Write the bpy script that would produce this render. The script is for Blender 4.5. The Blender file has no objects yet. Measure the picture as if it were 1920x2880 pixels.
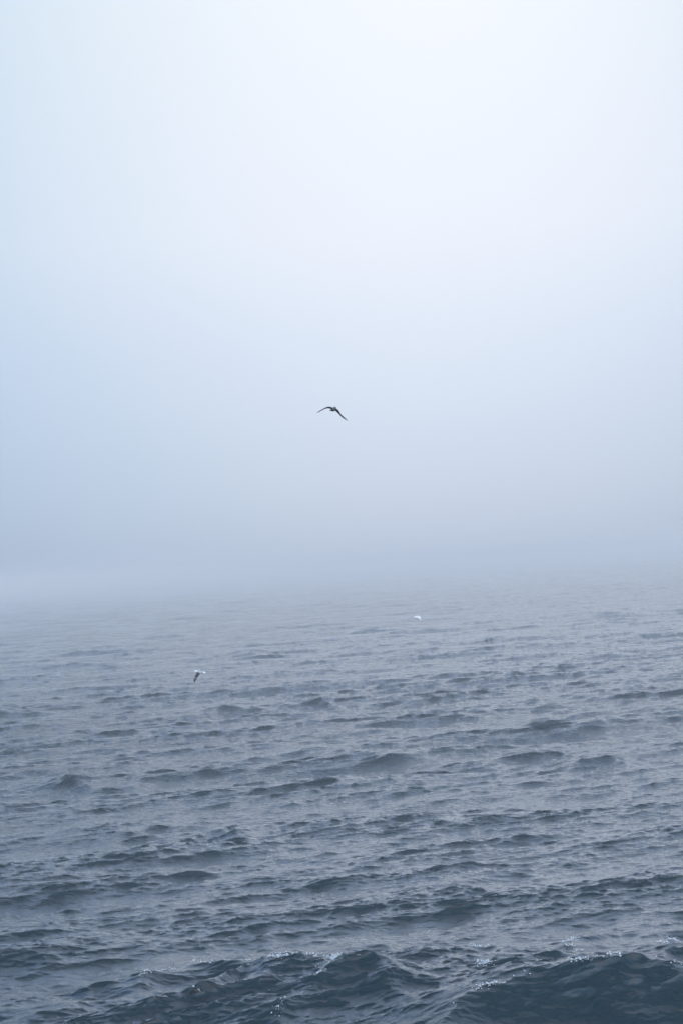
import bpy, bmesh, math
import numpy as np
from mathutils import Vector, Matrix

# ------------------------------------------------------------------ camera
W, H, F = 1920.0, 2880.0, 5600.0          # photograph pixels, focal length in those pixels
CAM_Z = 16.0
HORIZON_Y = 1580.0
ROLL = math.radians(3.5)
PITCH = math.atan((HORIZON_Y - H / 2) / F)
sc = bpy.context.scene
C = sc.collection
fwd = Vector((0, math.cos(PITCH), math.sin(PITCH)))
rt0 = Vector((1, 0, 0)); up0 = rt0.cross(fwd)
right = rt0 * math.cos(ROLL) - up0 * math.sin(ROLL)
up = up0 * math.cos(ROLL) + rt0 * math.sin(ROLL)
cam_d = bpy.data.cameras.new('camera')
cam = bpy.data.objects.new('camera', cam_d); C.objects.link(cam)
M = Matrix((right, up, -fwd)).transposed().to_4x4(); M.translation = Vector((0, 0, CAM_Z))
cam.matrix_world = M
cam_d.sensor_fit = 'HORIZONTAL'; cam_d.sensor_width = 24.0
cam_d.lens = 24.0 * F / W
cam_d.clip_start = 0.5; cam_d.clip_end = 20000
sc.camera = cam
sc.view_settings.view_transform = 'Standard'; sc.view_settings.look = 'None'
sc.view_settings.exposure = 0.0; sc.view_settings.gamma = 1.0
sc.view_settings.use_curve_mapping = False

# ------------------------------------------------------------------ sky (overcast, brighter ahead and to the right, extra fill added behind)
SUN_EL, SUN_AZ = math.radians(38), math.radians(14)      # azimuth measured from +Y to +X
world = bpy.data.worlds.new("World"); sc.world = world; world.use_nodes = True
nt = world.node_tree; N = nt.nodes; L = nt.links; N.clear()
def nd(t, **kw):
    n = N.new(t)
    for k, v in kw.items(): setattr(n, k, v)
    return n
def mth(op, a, b=None, c=None, clamp=False):
    n = N.new('ShaderNodeMath'); n.operation = op; n.use_clamp = clamp
    for i, v in enumerate((a, b, c)):
        if v is None: continue
        if isinstance(v, (int, float)): n.inputs[i].default_value = v
        else: L.new(v, n.inputs[i])
    return n.outputs[0]
out = nd('ShaderNodeOutputWorld')
sky = nd('ShaderNodeTexSky', sky_type='NISHITA', sun_disc=False)
sky.sun_elevation = SUN_EL; sky.sun_rotation = SUN_AZ
sky.air_density = 1.0; sky.dust_density = 0.5; sky.ozone_density = 1.0
bg1 = nd('ShaderNodeBackground'); bg1.inputs[1].default_value = 0.004
L.new(sky.outputs[0], bg1.inputs[0])
tc = nd('ShaderNodeTexCoord'); sp = nd('ShaderNodeSeparateXYZ'); L.new(tc.outputs['Generated'], sp.inputs[0])
el = mth('ARCSINE', sp.outputs[2])
elr = mth('MULTIPLY', el, 180 / math.pi / 90.0, clamp=True)       # 0..1 for 0..90 degrees
ramp = nd('ShaderNodeValToRGB'); L.new(mth('POWER', elr, 0.5), ramp.inputs[0])
def lin(c):
    return tuple(((v / 255) / 12.92 if v / 255 <= .04045 else ((v / 255 + .055) / 1.055) ** 2.4) for v in c)
GAIN = 1.7
def lc(c, k=1.0): return tuple(v * k for v in lin(c))
SKY = [(0.0, lc((177, 192, 214))), (0.9, lc((188, 202, 223))), (3.4, lc((206, 218, 236))), (6.4, lc((222, 231, 246))),
       (9.4, lc((237, 242, 252))), (16.0, lc((244, 249, 255))), (21, (0.72, 1.02, 1.64)), (31, (0.50, 0.83, 1.50)), (43, (0.13, 0.31, 0.50)), (90, (0.04, 0.13, 0.18))]
er = ramp.color_ramp
while len(er.elements) < len(SKY): er.elements.new(0.5)
for e, (deg, c) in zip(er.elements, SKY):
    e.position = math.sqrt(deg / 90); e.color = (*[v / GAIN for v in c], 1)
# the veil is thinner and bluer to the left, brighter around the hidden sun
az = mth('ARCTAN2', sp.outputs[0], sp.outputs[1])
azn = mth('SUBTRACT', mth('MULTIPLY', az, 180 / math.pi / 10.0), 0.25)   # 0 a little right of ahead, -1.2 at left edge
left = mth('SMOOTH_MIN', mth('POWER', mth('ABSOLUTE', mth('MINIMUM', azn, 0.0)), 1.6), 1.6, 0.4)
rightv = mth('SMOOTH_MIN', mth('POWER', mth('ABSOLUTE', mth('MAXIMUM', azn, 0.0)), 2.0), 0.9, 0.3)
cn = nd('ShaderNodeTexNoise'); cn.inputs['Scale'].default_value = 3.0; cn.inputs['Detail'].default_value = 3.0
L.new(tc.outputs['Generated'], cn.inputs[0])
# unseen sky behind the viewer boosted as added fill for the fog and birds
back_fill = mth('MULTIPLY', sp.outputs[1], -1.6, clamp=True)
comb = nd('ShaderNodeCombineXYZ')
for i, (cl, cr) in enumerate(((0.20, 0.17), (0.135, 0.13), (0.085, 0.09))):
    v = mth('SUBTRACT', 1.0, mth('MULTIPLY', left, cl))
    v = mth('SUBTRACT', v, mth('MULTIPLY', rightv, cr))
    v = mth('MULTIPLY', v, mth('ADD', 1.0, mth('MULTIPLY', back_fill, (5.0, 3.9, 3.0)[i])))
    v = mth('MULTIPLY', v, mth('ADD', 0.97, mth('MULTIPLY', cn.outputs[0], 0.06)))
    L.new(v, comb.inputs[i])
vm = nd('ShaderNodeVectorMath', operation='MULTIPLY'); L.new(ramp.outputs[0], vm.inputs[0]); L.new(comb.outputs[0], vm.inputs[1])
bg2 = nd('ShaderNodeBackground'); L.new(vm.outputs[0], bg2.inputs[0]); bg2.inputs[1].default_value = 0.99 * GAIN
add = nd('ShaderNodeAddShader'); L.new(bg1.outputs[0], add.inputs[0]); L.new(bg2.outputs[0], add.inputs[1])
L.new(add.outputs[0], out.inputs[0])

sun_d = bpy.data.lights.new('sun', 'SUN'); sun_d.energy = 0.5; sun_d.angle = math.radians(60); sun_d.color = (.90, .95, 1.0)
sun = bpy.data.objects.new('sun', sun_d); C.objects.link(sun)
sdir = Vector((math.sin(SUN_AZ) * math.cos(SUN_EL), math.cos(SUN_AZ) * math.cos(SUN_EL), math.sin(SUN_EL)))
sun.rotation_euler = sdir.to_track_quat('Z', 'Y').to_euler(); sun.location = sdir * 50 + Vector((0, 0, 30))

# ------------------------------------------------------------------ helpers
def ray(px, py):
    return fwd * F + right * (px - W / 2) + up * (H / 2 - py)
def on_water(px, py, z=0.0):
    r = ray(px, py); t = (z - CAM_Z) / r.z
    return Vector((r.x * t, r.y * t))
def at_dist(px, py, d):
    r = ray(px, py); return Vector((0, 0, CAM_Z)) + r * (d / r.y)
def tag(o, label=None, cat=None, group=None, kind=None):
    if label: o['label'] = label
    if cat: o['category'] = cat
    if group: o['group'] = group
    if kind: o['kind'] = kind
    return o
def mat(name):
    m = bpy.data.materials.new(name); m.use_nodes = True
    b = m.node_tree.nodes['Principled BSDF']
    return m, m.node_tree.nodes, m.node_tree.links, b

# ------------------------------------------------------------------ sea: spectrum synthesis
LP = 20.0                   # dominant wavelength, metres
KP = 2 * math.pi / LP
THETA = math.radians(-90 + 17)      # travel direction: towards the camera, a little to the right
SEED = 11
def tile(n, Ls, lam_lo, lam_hi, seed, s_exp):
    rng = np.random.default_rng(seed)
    k1 = 2 * np.pi * np.fft.fftfreq(n, Ls / n)
    kx, ky = np.meshgrid(k1, k1, indexing='ij')
    k = np.hypot(kx, ky); k[0, 0] = 1e-6
    th = np.arctan2(ky, kx) - THETA
    dirn = np.where(np.cos(th) > 0, np.abs(np.cos(th)) ** s_exp, 0.04 * np.abs(np.cos(th)) ** 2) + 0.012
    om = np.sqrt(k); omp = math.sqrt(KP)
    sig = np.where(om < omp, .07, .09)
    S = k ** -4.0 * np.exp(-1.25 * (KP / k) ** 2) * 2.2 ** np.exp(-(om - omp) ** 2 / (2 * sig ** 2 * omp ** 2)) * dirn
    S = S * (1 - 0.45 * np.exp(-np.log(2 * np.pi / k / 4.4) ** 2 / (2 * 0.42 ** 2)))      # few waves between swell and chop
    klo, khi = 2 * np.pi / lam_hi, 2 * np.pi / lam_lo
    def ss(x): x = np.clip(x, 0, 1); return x * x * (3 - 2 * x)
    win = np.ones_like(k)
    if lam_hi < 1e3: win *= np.sqrt(ss((np.log(k) - math.log(klo / 1.25)) / math.log(1.25 ** 2)))
    win *= np.sqrt(1 - ss((np.log(k) - math.log(khi / 1.25)) / math.log(1.25 ** 2)))
    dk = 2 * np.pi / Ls
    a = np.sqrt(S * dk * dk) * win
    a[0, 0] = 0
    h = (rng.standard_normal((n, n)) + 1j * rng.standard_normal((n, n))) * a * 0.5
    f = lambda z: np.fft.ifft2(z).real * n * n * math.sqrt(2)
    hz = f(h); dx = f(-1j * kx / k * h); dy = f(-1j * ky / k * h)
    # horizontal squeeze (large where crests pinch)
    jx = f(kx * kx / k * h); jy = f(ky * ky / k * h)
    return dict(n=n, L=Ls, h=hz, dx=-dx, dy=-dy, j=jx + jy)
TA = tile(1024, 251.0, 3.2, 1e9, SEED, 14.0)
TB = tile(1024, 53.0, 0.7, 3.2, SEED + 1, 16.0)
TC = tile(1024, 12.3, 0.10, 0.7, SEED + 2, 8.0)
norm = 0.85 / 4 / TA['h'].std()                      # significant height, metres
for T, g in ((TA, 1.0), (TB, 1.6), (TC, 1.8)):
    for q in ('h', 'dx', 'dy', 'j'): T[q] = (T[q] * norm * g).astype(np.float32)
CHOP = 1.2
def sample(T, X, Y, keys, rot):
    c, s = math.cos(rot), math.sin(rot)
    u = (X * c + Y * s) / T['L'] * T['n']; v = (-X * s + Y * c) / T['L'] * T['n']
    iu = np.floor(u).astype(np.int64); iv = np.floor(v).astype(np.int64)
    fu = (u - iu).astype(np.float32); fv = (v - iv).astype(np.float32)
    n = T['n']; i0 = iu % n; i1 = (iu + 1) % n; j0 = iv % n; j1 = (iv + 1) % n
    res = []
    for q in keys:
        A = T[q]
        res.append((A[i0, j0] * (1 - fu) + A[i1, j0] * fu) * (1 - fv) + (A[i0, j1] * (1 - fu) + A[i1, j1] * fu) * fv)
    return res

# polar fan: rings all round the viewer, dense columns where the picture looks
def radii():
    r = [0.0, 12.0, 24.0, 36.0, 44.0, 49.0]; d = 52.0
    while d < 5500:
        r.append(d)
        d += 0.052 * (d / 55) ** 1.22 if d > 58 else 0.12
    return np.array(r + [5500.0])
R = radii()
half = math.radians(12.5)
inner = np.linspace(-half, half, 1000)
outer = np.linspace(half, 2 * math.pi - half, 360)[1:-1]
# grade the outer columns: finer next to the dense fan
t = np.linspace(-1, 1, 240); t = np.sign(t) * (1 - (1 - np.abs(t)) ** 1.0)
ANG = np.concatenate([inner, outer])
nA, nR = len(ANG), len(R)
print('sea grid', nR, nA, nR * nA)
RR, AA = np.meshgrid(R, ANG, indexing='ij')
X0 = RR * np.sin(AA); Y0 = RR * np.cos(AA)
sp_r = np.gradient(R)[:, None]
inner_mask = np.zeros(nA); inner_mask[:1000] = 1
lat = np.where(inner_mask > 0, R[:, None] * (2 * half / 1000), R[:, None] * ((2 * math.pi - 2 * half) / 360))
SPC = np.maximum(sp_r, lat)
wA = np.clip(1.6 - SPC / 3.0, 0, 1); wB = np.clip(1.5 - SPC / 0.75, 0, 1); wC = np.clip(1.5 - SPC / 0.16, 0, 1)

def waves(X, Y):
    g = sample(TA, X * 0.21 + 31, Y * 0.13 + 7, ('h',), 0.4)[0]; gust = np.tanh(g / TA['h'].std())
    Z = 0; DX = 0; DY = 0; J = 0
    for T, w, rot in ((TA, wA, 0.0), (TB, wB, 0.12), (TC, wC, -0.16)):
        h, dx, dy, j = sample(T, X, Y, ('h', 'dx', 'dy', 'j'), rot)
        c, s = math.cos(rot), math.sin(rot)
        if T is TA: hs = np.tanh(h / T['h'].std() * 0.8)                     # short waves ride high on the swell crests
        else: w = w * (1.0 + 0.30 * hs + 0.22 * gust)
        Z = Z + h * w; DX = DX + (dx * c - dy * s) * w; DY = DY + (dx * s + dy * c) * w; J = J + j * w
    return Z, DX, DY, J
Z, DX, DY, J = waves(X0, Y0)

# larger individual waves: crest lines given in plan, steep face towards the viewer, long back
FOAM = np.zeros_like(Z)
RIDGES = []
def ridge(pts, A, wf, wb, lean=0.45, foam=0.0):
    A, wf, wb = A * 1.6, wf * 1.6, wb * 1.6
    q = [on_water(px_, py_, 0.6 * A) for px_, py_ in pts]
    for _ in range(2):                                     # round the corners
        q = [q[0]] + [v for a_, b_ in zip(q[:-1], q[1:]) for v in (a_ * .75 + b_ * .25, a_ * .25 + b_ * .75)] + [q[-1]]
    RIDGES.append((q, A, wf, wb, lean, foam))
# the breaking wave at the lower left: two crests and the leading edge that curls round to the right
ridge([(345, 2770), (415, 2738), (470, 2712), (540, 2700), (620, 2703), (690, 2698), (745, 2700)], .46, .8, 2.4, foam=.55)
ridge([(600, 2760), (660, 2738), (705, 2712), (760, 2716), (850, 2712), (905, 2732), (955, 2762)], .72, 1.1, 2.8, foam=.75)
ridge([(320, 2874), (450, 2850), (530, 2822), (640, 2802), (720, 2792), (775, 2772), (830, 2752)], .38, .6, 1.6, foam=.30)
ridge([(770, 2900), (830, 2852), (882, 2818), (925, 2788), (965, 2770)], .48, 1.0, 2.2, foam=.55)
ridge([(925, 2800), (985, 2788), (1050, 2790), (1110, 2808)], .30, .7, 1.5)
ridge([(40, 2866), (110, 2838), (200, 2825), (250, 2808), (290, 2812)], .28, .5, 1.4)
ridge([(-60, 2690), (20, 2694), (95, 2686), (150, 2702)], .38, .7, 1.7, foam=.3)
ridge([(215, 2778), (260, 2764), (312, 2764)], .24, .5, 1.2)
# the big dark face at the lower right
ridge([(1150, 2900), (1200, 2868), (1250, 2822), (1300, 2794), (1350, 2788), (1400, 2766), (1450, 2746), (1500, 2754), (1600, 2746), (1700, 2734), (1760, 2736), (1850, 2740), (1960, 2730), (2040, 2722)], 1.5, 2.1, 3.8, foam=.60)
ridge([(1460, 2742), (1540, 2722), (1600, 2728), (1680, 2714), (1740, 2708), (1790, 2694), (1835, 2704), (1880, 2726)], .34, .6, 1.6, foam=.38)
ridge([(1400, 2706), (1460, 2682), (1500, 2700)], .26, .6, 1.2)
ridge([(1485, 2668), (1520, 2656), (1590, 2674)], .22, .6, 1.2)
ridge([(1290, 2664), (1350, 2650), (1400, 2650), (1490, 2662)], .26, .5, 1.5, foam=.60)
ridge([(1555, 2655), (1605, 2632), (1650, 2656)], .26, .5, 1.2, foam=.55)
ridge([(1820, 2648), (1880, 2618), (1960, 2602)], .36, .6, 1.6, foam=.70)
ridge([(1845, 2696), (1892, 2668), (1950, 2690)], .30, .6, 1.3)
ridge([(1030, 2842), (1110, 2808), (1180, 2804)], .30, .6, 1.5)
ridge([(1020, 2795), (1085, 2786), (1160, 2778)], .26, .6, 1.4)
ridge([(1160, 2702), (1240, 2688), (1320, 2682), (1370, 2690)], .24, .7, 1.8)
ridge([(950, 2652), (1010, 2645), (1095, 2640)], .26, .5, 1.3)
# scattered crests further out
ridge([(1200, 2484), (1330, 2452), (1400, 2434), (1470, 2438)], .40, .8, 2.2)
ridge([(1290, 2522), (1345, 2505), (1405, 2512)], .36, .6, 1.6)
ridge([(930, 2474), (1010, 2456), (1075, 2448)], .38, .7, 1.8)
ridge([(1800, 2590), (1880, 2578), (1950, 2574)], .34, .6, 1.6)
ridge([(630, 2134), (700, 2116), (760, 2118), (850, 2100), (940, 2108), (1060, 2120), (1180, 2112), (1290, 2132)], .75, 1.6, 4.0)
ridge([(-40, 2200), (80, 2170), (170, 2178), (290, 2204), (350, 2190), (440, 2198)], .60, 1.3, 3.2)
ridge([(230, 2030), (400, 2014), (560, 2002), (700, 1970), (880, 1958), (950, 1978)], .80, 2.0, 4.5)
ridge([(1360, 2152), (1480, 2118), (1560, 2116)], .60, 1.3, 3.0)
ridge([(1600, 2146), (1700, 2126), (1770, 2132)], .66, 1.3, 3.0)
ridge([(520, 2352), (590, 2332), (700, 2346)], .50, .9, 2.4)
ridge([(1560, 2054), (1640, 2044), (1720, 2052)], .55, 1.3, 3.0)
ridge([(860, 2060), (1000, 2040), (1110, 2036)], .50, 1.5, 3.5)
ridge([(1180, 1700), (1400, 1684), (1520, 1680), (1600, 1690)], 1.2, 5.0, 10.0)
ridge([(1600, 1735), (1760, 1716), (1900, 1700)], 1.1, 4.0, 9.0)
ridge([(140, 1870), (240, 1862), (330, 1868)], .8, 2.6, 6.0)
ridge([(480, 1842), (640, 1834), (700, 1838)], .8, 2.8, 6.0)

rows = np.where((R > 30) & (R < 420))[0]; r0, r1 = rows[0], rows[-1] + 1
cs = slice(0, 1000)
for pts, A, wf, wb, lean, foam in RIDGES:
    P = np.array([[p.x, p.y] for p in pts])
    e = P[-1] - P[0]; tot = np.hypot(*e); e = e / tot
    n = np.array([e[1], -e[0]]); n = n if n[1] < 0 else -n                # towards the viewer
    pu = (P - P[0]) @ e; pc = (P - P[0]) @ n
    o_ = np.argsort(pu); pu, pc = pu[o_], pc[o_]
    uu = np.linspace(-0.4 * tot, 1.4 * tot, 400); cc = np.interp(uu, pu, pc)
    kw = np.exp(-0.5 * (np.linspace(-3, 3, 41)) ** 2); kw /= kw.sum()
    cc = np.convolve(np.pad(cc, 20, mode='edge'), kw, mode='valid')       # smooth bend, no corners
    rad = max(wf, wb) * 5 + abs(pc).max()
    ylo, yhi = P[:, 1].min() - rad, P[:, 1].max() + rad
    rr = np.where((R > ylo - 1) & (R < math.hypot(yhi, abs(P[:, 0]).max()) + 1))[0]
    if len(rr) == 0: continue
    sl = (slice(rr[0], rr[-1] + 1), cs)
    x, y = X0[sl] - P[0, 0], Y0[sl] - P[0, 1]
    along = x * e[0] + y * e[1]
    s = x * n[0] + y * n[1] - np.interp(along, uu, cc)
    nx, ny = n
    s = s + 0.22 * wf * np.sin(along * 0.8 / wf + A * 9) + 0.10 * wf * np.sin(along * 2.7 / wf + A * 23)
    wf = wf * 0.9
    u = along / tot
    taper = np.clip(np.minimum((u + 0.3) / 0.6, (1.3 - u) / 0.6), 0, 1); taper = taper * taper * (3 - 2 * taper)
    prof = np.where(s > 0, np.exp(-(s / wf) ** 1.25) - 0.2 * np.exp(-((s - 2.6 * wf) / (1.3 * wf)) ** 2) * np.clip(s / wf, 0, 1), np.exp(-(np.abs(s) / wb) ** 1.05))
    wob = 0.9 + 0.2 * np.sin(along * 2.3 / wb + A * 40) * np.sin(along * 0.9 / wb + A * 17)      # crest height varies along its length
    q = (0.80 if pts[0].y < 83 else 0.52) * A * prof * taper * wob
    Z[sl] += q; DX[sl] += nx * q * lean / CHOP; DY[sl] += ny * q * lean / CHOP
    if foam > 0:
        clump = np.clip(0.5 + 0.6 * np.sin(along * 1.9 + A * 31) + 0.5 * np.sin(along * 4.3 + A * 11) + 0.35 * np.sin(along * 9.7 + A * 5), 0, 1)
        FOAM[sl] = np.maximum(FOAM[sl], foam * taper * clump * np.exp(-(s / (0.16 + 0.18 * foam)) ** 2))
FOAMSPOTS = [(722, 2700, .32, .6, .95), (850, 2716, .45, .7, .8), (775, 2780, .16, .4, .6), (945, 2768, .3, .6, 1.0), (540, 2706, .22, .4, .5),
             (1345, 2795, .3, .4, .8), (1605, 2636, .3, .5, .7), (1870, 2768, .2, .5, .6), (1780, 2698, .25, .3, .6), (1070, 2692, .35, .25, .5),
             (860, 2740, .9, 1.2, .34), (900, 2800, .6, 1.0, .34), (55, 2020, .5, 1.4, .5)]
for (px, py, rx, ry, a) in FOAMSPOTS:          # centre pixel of a patch, half sizes in metres
    p = on_water(px, py)
    FOAM = np.maximum(FOAM, a * np.exp(-((X0 - p.x) / (1.4 * rx)) ** 2 - ((Y0 - p.y) / (1.4 * ry)) ** 2))
RIDGE_FOAM = FOAM.copy()
jf = np.clip((CHOP * J - 0.9) / 0.6, 0, 1) * np.clip(2.0 - RR / 190, 0.0, 1)
FOAM = np.clip(np.maximum(FOAM, 0.75 * jf), 0, 1)

print('J', np.percentile(CHOP * J, [50, 90, 99, 99.9]))
PX = X0 + CHOP * DX; PY = Y0 + CHOP * DY; PZ = Z
nv = nA * nR
co = np.stack([PX, PY, PZ], -1).reshape(-1, 3).astype(np.float32)
ii, jj = np.meshgrid(np.arange(nR - 1), np.arange(nA), indexing='ij')
j2 = (jj + 1) % nA
quads = np.stack([ii * nA + jj, ii * nA + j2, (ii + 1) * nA + j2, (ii + 1) * nA + jj], -1).reshape(-1, 4)
quads = quads[:, ::-1].astype(np.int32)
me = bpy.data.meshes.new('sea')
me.vertices.add(nv); me.vertices.foreach_set('co', co.ravel())
nf = len(quads)
me.loops.add(nf * 4); me.loops.foreach_set('vertex_index', quads.ravel())
me.polygons.add(nf); me.polygons.foreach_set('loop_start', np.arange(nf, dtype=np.int32) * 4)
me.update(calc_edges=True)
me.polygons.foreach_set('use_smooth', np.ones(nf, dtype=bool))
a = me.attributes.new('foam', 'FLOAT', 'POINT'); a.data.foreach_set('value', FOAM.ravel().astype(np.float32))
lostB = np.broadcast_to(1 - wB, RR.shape); lostC = np.broadcast_to(1 - wC, RR.shape)
a = me.attributes.new('lost_mid', 'FLOAT', 'POINT'); a.data.foreach_set('value', lostB.ravel().astype(np.float32))
a = me.attributes.new('lost_fine', 'FLOAT', 'POINT'); a.data.foreach_set('value', lostC.ravel().astype(np.float32))
sea = bpy.data.objects.new('sea', me); C.objects.link(sea)
tag(sea, 'dark blue grey choppy sea fading into fog', None, kind='structure')

m, N2, L2, B = mat('sea_water')
def n2(t, **kw):
    n = N2.new(t)
    for k_, v_ in kw.items(): setattr(n, k_, v_)
    return n
def m2(op, a, b=None, clamp=False):
    n = N2.new('ShaderNodeMath'); n.operation = op; n.use_clamp = clamp
    for i, v in enumerate((a, b)):
        if v is None: continue
        if isinstance(v, (int, float)): n.inputs[i].default_value = v
        else: L2.new(v, n.inputs[i])
    return n.outputs[0]
geo = n2('ShaderNodeNewGeometry')
def attr(nm): 
    q = n2('ShaderNodeAttribute'); q.attribute_name = nm; return q.outputs['Fac']
def noise(scale, detail, stretch=(1, 1, 1), rot=0.0, rough=0.55):
    mp = n2('ShaderNodeMapping'); mp.inputs['Scale'].default_value = stretch; mp.inputs['Rotation'].default_value = (0, 0, rot)
    L2.new(geo.outputs['Position'], mp.inputs[0])
    q = n2('ShaderNodeTexNoise'); q.inputs['Scale'].default_value = scale; q.inputs['Detail'].default_value = detail
    q.inputs['Roughness'].default_value = rough
    L2.new(mp.outputs[0], q.inputs[0]); return q.outputs[0]
ROTZ = -math.radians(17)
hmid = m2('MULTIPLY', noise(1.1, 2, (0.5, 1.0, 1), ROTZ), m2('MULTIPLY', attr('lost_mid'), 0.52))
hfin = m2('MULTIPLY', noise(5.0, 3, (0.5, 1.0, 1), ROTZ), m2('MULTIPLY', m2('ADD', attr('lost_fine'), 0.3), 0.14))
hmic = m2('MULTIPLY', noise(26.0, 3, (0.55, 1.0, 1), ROTZ), 0.009)
hsum = m2('ADD', m2('ADD', hmid, hfin), hmic)
bump = n2('ShaderNodeBump'); bump.inputs['Strength'].default_value = 1.0; bump.inputs['Distance'].default_value = 1.0
L2.new(hsum, bump.inputs['Height'])
B.inputs['Base Color'].default_value = (0.002, 0.014, 0.020, 1)
B.inputs['Roughness'].default_value = 0.05
B.inputs['IOR'].default_value = 1.333
L2.new(bump.outputs[0], B.inputs['Normal'])
# foam: broken lace of bubbles where the crests spill
fo = n2('ShaderNodeBsdfDiffuse'); fo.inputs['Color'].default_value = (0.55, 0.55, 0.55, 1)
fn = noise(9.0, 5, (1, 1, 1), 0.0, 0.75)
vor = n2('ShaderNodeTexVoronoi', feature='DISTANCE_TO_EDGE'); vor.inputs['Scale'].default_value = 14.0
L2.new(geo.outputs['Position'], vor.inputs[0])
lace = m2('SUBTRACT', 0.30, m2('MULTIPLY', vor.outputs['Distance'], 1.2))
fa = attr('foam')
cov = m2('SUBTRACT', m2('ADD', m2('MULTIPLY', fa, 1.0), m2('ADD', m2('MULTIPLY', fn, 0.9), m2('MULTIPLY', lace, 0.5))), 1.12)
cov = m2('MULTIPLY', m2('MULTIPLY', cov, 3.0, clamp=True), m2('MULTIPLY', fa, 5.0, clamp=True))
mx = n2('ShaderNodeMixShader'); L2.new(cov, mx.inputs[0]); L2.new(B.outputs[0], mx.inputs[1]); L2.new(fo.outputs[0], mx.inputs[2])
L2.new(mx.outputs[0], N2['Material Output'].inputs['Surface'])
me.materials.append(m)

# bubbles and spray thrown up along the spilling crests: small irregular white clots
rng = np.random.default_rng(5)
fm = RIDGE_FOAM[:, :1000]; prob = np.where(fm > 0.25, fm ** 3, 0) * (SPC[:, :1000] ** 2)
prob[(R < 56) | (R > 170)] = 0
if prob.sum() > 0:
    pick = rng.choice(prob.size, 2400, p=(prob / prob.sum()).ravel())
    pi, pj = np.unravel_index(pick, prob.shape)
    bm = bmesh.new()
    for k, (i, j) in enumerate(zip(pi, pj)):
        rad = 0.008 + 0.018 * rng.random() ** 3
        p = Vector((PX[i, j] + rng.normal(0, .05), PY[i, j] + rng.normal(0, .08), PZ[i, j] + 0.004 + 0.16 * fm[i, j] * rng.random() ** 3))
        mt = Matrix.Translation(p) @ Matrix.Diagonal((1 + rng.random() * 1.2, 1 + rng.random(), 0.5 + 0.6 * rng.random(), 1))
        res = bmesh.ops.create_icosphere(bm, subdivisions=1, radius=rad, matrix=mt)
        for v in res['verts']: v.co += Vector(rng.normal(0, rad * .18, 3))
    mesh = bpy.data.meshes.new('spray'); bm.to_mesh(mesh); bm.free()
    fmat, _, _, FB = mat('foam_white'); FB.inputs['Base Color'].default_value = (.58, .57, .56, 1); FB.inputs['Roughness'].default_value = .5
    mesh.materials.append(fmat)
    so = bpy.data.objects.new('spray', mesh); C.objects.link(so)
    tag(so, 'white flecks of foam and spray along the nearest breaking crests', 'foam', kind='stuff')


# ------------------------------------------------------------------ birds
bm_mat, NB, LB, BB = mat('feathers')
BB.inputs['Roughness'].default_value = 0.85; BB.inputs['Specular IOR Level'].default_value = 0.08
va = NB.new('ShaderNodeAttribute'); va.attribute_name = 'plumage'
nz = NB.new('ShaderNodeTexNoise'); nz.inputs['Scale'].default_value = 60; nz.inputs['Detail'].default_value = 3
mul = NB.new('ShaderNodeMix'); mul.data_type = 'RGBA'; mul.blend_type = 'MULTIPLY'; mul.inputs[0].default_value = 0.25
LB.new(va.outputs['Color'], mul.inputs[6]); LB.new(nz.outputs['Color'], mul.inputs[7]); LB.new(mul.outputs[2], BB.inputs['Base Color'])
bk_mat, _, _, BK = mat('horn'); BK.inputs['Base Color'].default_value = (0.10, 0.085, 0.05, 1); BK.inputs['Roughness'].default_value = 0.4
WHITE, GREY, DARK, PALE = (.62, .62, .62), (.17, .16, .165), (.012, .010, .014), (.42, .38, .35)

def loft(bm, rings, cl, cols, cap=True):
    vs = []
    for ring, c in zip(rings, cols):
        row = []
        for k, p in enumerate(ring):
            v = bm.verts.new(p); v[cl] = (*(c[k] if isinstance(c, list) else c), 1); row.append(v)
        vs.append(row)
    n = len(vs[0])
    for a_, b_ in zip(vs[:-1], vs[1:]):
        for k in range(n): bm.faces.new((a_[k], a_[(k + 1) % n], b_[(k + 1) % n], b_[k]))
    if cap: bm.faces.new(vs[0][::-1]); bm.faces.new(vs[-1])

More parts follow.
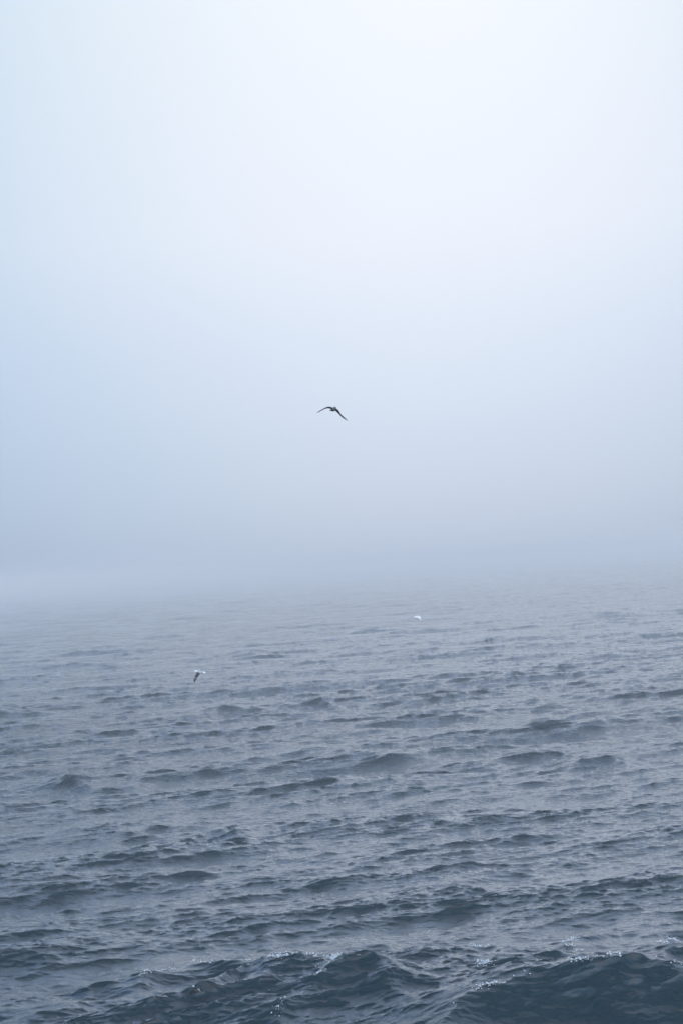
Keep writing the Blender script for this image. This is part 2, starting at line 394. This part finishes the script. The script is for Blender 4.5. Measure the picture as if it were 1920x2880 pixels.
def bird(name, label, loc, f, upv, wings, s=1.0, belly=WHITE, back=GREY, head=WHITE, wing_top=GREY, wing_tip=DARK,
         tail=WHITE, under=None, body_scale=1.0, group='fulmars and gulls flying over the sea', beak=True, spread=1.0):
    f = Vector(f).normalized(); upv = Vector(upv); lt = upv.cross(f).normalized(); upv = f.cross(lt)
    bm = bmesh.new(); cl = bm.verts.layers.float_color.new('plumage')
    # x along the body, z offset, half width, half height, (top, side, bottom colour)
    st = [(.205, .004, .008, .008, head), (.198, .006, .018, .019, head), (.18, .008, .029, .030, head), (.155, .008, .034, .034, head),
          (.125, .004, .037, .038, head), (.09, 0, .047, .047, head), (.05, -.004, .057, .055, None), (.0, -.006, .062, .059, None),
          (-.05, -.004, .058, .054, None), (-.10, 0, .047, .042, None), (-.145, .004, .034, .027, None), (-.175, .006, .030, .016, tail),
          (-.205, .006, .040 * spread, .007, tail), (-.235, .004, .048 * spread, .004, tail), (-.25, .003, .036 * spread, .002, tail)]
    rings, cols = [], []
    for x, z, hw, hh, c in st:
        rr_, cc_ = [], []
        for k in range(16):
            a_ = 2 * math.pi * k / 16
            rr_.append((f * x + upv * (z + hh * math.sin(a_)) + lt * (hw * math.cos(a_))) * s * body_scale)
            cc_.append(c if c is not None else (back if math.sin(a_) > 0.25 else belly))
        rings.append(rr_); cols.append(cc_)
    loft(bm, rings, cl, cols)
    for wg in wings:
        # each station: leading-edge point, trailing-edge point (offsets in metres), colour class 0..1
        rings, cols = [], []
        n = len(wg)
        for i, (le, te, tone) in enumerate(wg):
            le, te = Vector(le), Vector(te)
            a0 = wg[max(i - 1, 0)]; a1 = wg[min(i + 1, n - 1)]
            span = ((Vector(a1[0]) + Vector(a1[1])) - (Vector(a0[0]) + Vector(a0[1]))).normalized()
            ch = te - le; nrm = ch.cross(span)
            if nrm.length < 1e-6: nrm = upv.copy()
            nrm.normalize()
            if nrm.dot(upv) < 0: nrm = -nrm
            th = 0.11 * ch.length + 0.004 * (1 - i / n) + 0.0012
            ring, cc_ = [], []
            for q, tz in ((0, 0), (.08, .7), (.25, 1.25), (.5, 1.2), (.8, .75), (1, .12), (.8, .2), (.5, .1), (.25, -.2), (.08, -.5)):
                ring.append(le + ch * q + nrm * th * tz)
                top = tz > 0.15 and not (q == .8 and tz < .5)
                base = tone if isinstance(tone, tuple) else tuple(wing_top[j] * (1 - tone) + wing_tip[j] * tone for j in range(3))
                if not top and under is not None: base = under
                cc_.append(base)
            rings.append(ring); cols.append(cc_)
        loft(bm, rings, cl, cols)
    bmesh.ops.recalc_face_normals(bm, faces=bm.faces)
    for fc in bm.faces: fc.smooth = True
    mesh = bpy.data.meshes.new(name); bm.to_mesh(mesh); bm.free(); mesh.materials.append(bm_mat)
    o = bpy.data.objects.new(name, mesh); C.objects.link(o); o.location = loc
    tag(o, label, 'bird', group)
    if beak:
        bm = bmesh.new(); cl = bm.verts.layers.float_color.new('plumage')
        rings = []
        for x, z, r_ in ((.192, .004, .011), (.212, .003, .0095), (.225, .0015, .008), (.236, -.002, .006), (.241, -.007, .002)):
            rings.append([(f * x + upv * (z + r_ * math.sin(t_)) + lt * (r_ * .75 * math.cos(t_))) * s * body_scale for t_ in [2 * math.pi * k / 8 for k in range(8)]])
        loft(bm, rings, cl, [(.1, .1, .1)] * 5)
        rings = [[(f * x + upv * (z + .004 * math.sin(t_)) + lt * (.005 * math.cos(t_))) * s * body_scale for t_ in [2 * math.pi * k / 6 for k in range(6)]]
                 for x, z in ((.204, .013), (.222, .011))]
        loft(bm, rings, cl, [(.1, .1, .1)] * 2)
        bmesh.ops.recalc_face_normals(bm, faces=bm.faces)
        mesh = bpy.data.meshes.new('beak'); bm.to_mesh(mesh); bm.free(); mesh.materials.append(bk_mat)
        b = bpy.data.objects.new('beak', mesh); C.objects.link(b); b.parent = o
        for sgn in (-1, 1):
            bm = bmesh.new()
            q = (f * .178 + upv * .018 + lt * (.0265 * sgn)) * s * body_scale
            bmesh.ops.create_uvsphere(bm, u_segments=10, v_segments=6, radius=.0055 * s, matrix=Matrix.Translation(q))
            mesh = bpy.data.meshes.new('eye'); bm.to_mesh(mesh); bm.free(); mesh.materials.append(bk_mat)
            b = bpy.data.objects.new('eye', mesh); C.objects.link(b); b.parent = o
    return o

# image-space offsets (pixels from the body centre, plus depth in metres) -> metres at this bird's own distance
def off(dx, dy, depth, mpp):
    return (right * dx - up * dy) * mpp + Vector((0, 1, 0)) * depth

# 1. dark bird high against the fog, flying towards us
D1 = 58.0; s1 = D1 / F
c1 = at_dist(937.5, 1150.5, D1)
f1 = Vector((0.30, -0.94, 0.12))
def w1(pts):
    res = []
    for (lx, ly, ld, tx, ty, td, tone) in pts:
        res.append((off(lx, ly, ld, s1), off(tx, ty, td, s1), tone))
    return res
wl = w1([(-1, -1.0, -.05, -4, 1.8, .09, DARK), (-6, -4.0, -.08, -8, -1.0, .07, DARK), (-12, -5.0, -.09, -14, -2.6, .05, DARK), (-18, -4.2, -.08, -19.5, -2.0, .04, DARK),
         (-25, -1.4, -.04, -26, 0.2, .06, DARK), (-32, 1.7, .02, -33, 3.6, .10, DARK), (-39, 4.9, .08, -40, 6.9, .14, DARK), (-44, 7.3, .13, -44.4, 8.8, .16, DARK), (-46.6, 9.2, .17, -46.7, 9.5, .18, DARK)])
wr = w1([(1, -1.5, -.07, 0, 1.5, .08, DARK), (7.5, 0.2, -.12, 3.5, 2.8, .05, DARK), (12.5, 4.2, -.15, 8, 7.0, .02, DARK), (15.8, 8.5, -.15, 11.8, 11, .0, DARK),
         (18.5, 12.8, -.10, 15.6, 14.5, .0, DARK), (23, 17.5, -.03, 20.5, 19.4, .06, DARK), (29, 22.3, .03, 26.5, 24.5, .11, DARK), (35.5, 27.2, .08, 33.8, 28.6, .13, DARK), (39.6, 31, .13, 39.2, 31.4, .14, DARK)])
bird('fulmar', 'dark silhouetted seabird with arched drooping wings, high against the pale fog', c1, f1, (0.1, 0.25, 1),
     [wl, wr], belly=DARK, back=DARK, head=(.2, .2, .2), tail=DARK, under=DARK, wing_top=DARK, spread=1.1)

# 2. fulmar banking over the water
D2 = 88.0; s2 = D2 / F
c2 = at_dist(560.0, 1889.8, D2)
def w2(pts):
    return [(off(lx, ly, ld, s2), off(tx, ty, td, s2), tone) for (lx, ly, ld, tx, ty, td, tone) in pts]
near = w2([(-6.5, -.5, -.02, 4, 2, -.02, (.10, .095, .095)), (-7.6, 3.5, -.07, 2.2, 6.5, -.06, (.06, .054, .056)), (-9.2, 8, -.11, .2, 10, -.10, (.05, .047, .05)), (-11.2, 12, -.15, -3, 14, -.13, (.035, .03, .034)),
           (-12.6, 16, -.18, -5.2, 18, -.16, (.20, .17, .16)), (-13.4, 20, -.20, -7.2, 22, -.19, (.05, .042, .045)), (-13.6, 24, -.22, -9.5, 25.5, -.21, DARK), (-13.2, 27.5, -.23, -11.4, 28.2, -.23, DARK), (-12.3, 29.5, -.24, -12.0, 29.7, -.24, DARK)])
far = w2([(-5, -2, .03, 4, -1, .03, GREY), (-5, -4.5, .13, 4.5, -3.0, .12, PALE), (-4, -5.6, .24, 5, -4.4, .22, WHITE), (-1, -5.8, .34, 5.5, -4.4, .33, GREY), (3, -5, .43, 6.4, -3.8, .42, GREY), (6.6, -3.6, .50, 7.2, -3.2, .50, DARK)])
bird('fulmar', 'white headed fulmar with brown grey wings banking low over the sea, one wing down', c2, (-.97, -.06, .20), (.16, -.62, .75),
     [near, far], belly=WHITE, back=(.42, .41, .40), head=(.70, .69, .67), tail=(.64, .63, .64), wing_top=(.06, .054, .056), under=(.10, .09, .09), body_scale=1.12)

# 3. pale gull in the fog, right of centre
D3 = 270.0; s3 = 1.3 * D3 / F
c3 = at_dist(1174.0, 1738.5, D3)
def w3(pts): return [(off(lx, ly, ld, s3), off(tx, ty, td, s3), tone) for (lx, ly, ld, tx, ty, td, tone) in pts]
P3 = (.78, .79, .80)
wa = w3([(2, -3.5, 0, 2, 3, 0, P3), (-2, -5.2, -.05, -1.5, 1.5, -.03, P3), (-5.5, -4.2, -.12, -4, .2, -.1, P3), (-9, -1.4, -.2, -8.4, -.6, -.2, P3)])
wb = w3([(0, -4, 0, 0, 2.5, 0, P3), (4, -4.4, .06, 2, 4.0, .03, P3), (7, -1.5, .14, 3.8, 6.0, .1, P3), (7.2, 3.5, .2, 5.2, 7.4, .2, P3), (6.8, 7.2, .24, 6.4, 7.6, .24, P3)])
bird('gull', 'pale white gull with raised wings low over the hazy sea right of centre', c3, (.5, .75, -.1), (-.1, -.75, .65),
     [wa, wb], back=P3, wing_top=P3, wing_tip=P3, under=P3, body_scale=.8, beak=False)

# 4. smaller gull further off in the fog
D4 = 400.0; s4 = 1.15 * D4 / F
c4 = at_dist(711.5, 1712.8, D4)
def w4(pts): return [(off(lx, ly, ld, s4), off(tx, ty, td, s4), tone) for (lx, ly, ld, tx, ty, td, tone) in pts]
P4 = (.78, .79, .80)
wa = w4([(0, -1.2, 0, 0, 1.0, .1, P4), (-3, -1.6, -.05, -3, .4, .05, P4), (-5.5, -1.2, -.02, -5.2, .1, .06, P4), (-7.6, -.7, .1, -7.5, -.4, .1, P4)])
wb = w4([(0, -1.2, 0, 0, 1.0, .1, P4), (3, -1.0, -.05, 2.2, 1.3, .05, P4), (6, 1, .0, 5, 2.6, .06, P4), (8.4, 3.2, .1, 8.1, 3.5, .1, P4)])
bird('gull', 'faint tiny gull gliding with one wing bent, farthest off in the fog left of centre', c4, (.25, -.95, 0), (0, .1, 1),
     [wa, wb], back=P4, wing_top=P4, wing_tip=P4, under=P4, body_scale=.9, beak=False)

# ------------------------------------------------------------------ haze
HT, HB = 22.5, -4.0
bm = bmesh.new(); bmesh.ops.create_cube(bm, size=1.0)
bmesh.ops.scale(bm, vec=(11800, 11800, HT - HB), verts=bm.verts)
bmesh.ops.translate(bm, vec=(0, 0, (HT + HB) / 2), verts=bm.verts)
mesh = bpy.data.meshes.new('haze'); bm.to_mesh(mesh); bm.free()
hz = bpy.data.objects.new('haze', mesh); C.objects.link(hz); tag(hz, 'pale sea fog lying over the water', 'fog', kind='stuff')
hm = bpy.data.materials.new('fog'); hm.use_nodes = True; hn = hm.node_tree.nodes; hn.clear()
ho = hn.new('ShaderNodeOutputMaterial'); pv = hn.new('ShaderNodeVolumePrincipled')
pv.inputs['Color'].default_value = (0.99, 0.915, 0.865, 1); pv.inputs['Density'].default_value = 0.0009
pv.inputs['Anisotropy'].default_value = 0.2
hm.node_tree.links.new(pv.outputs[0], ho.inputs['Volume']); mesh.materials.append(hm)

sc.cycles.volume_bounces = 1
sc.cycles.max_bounces = 6
sc.cycles.use_denoising = True
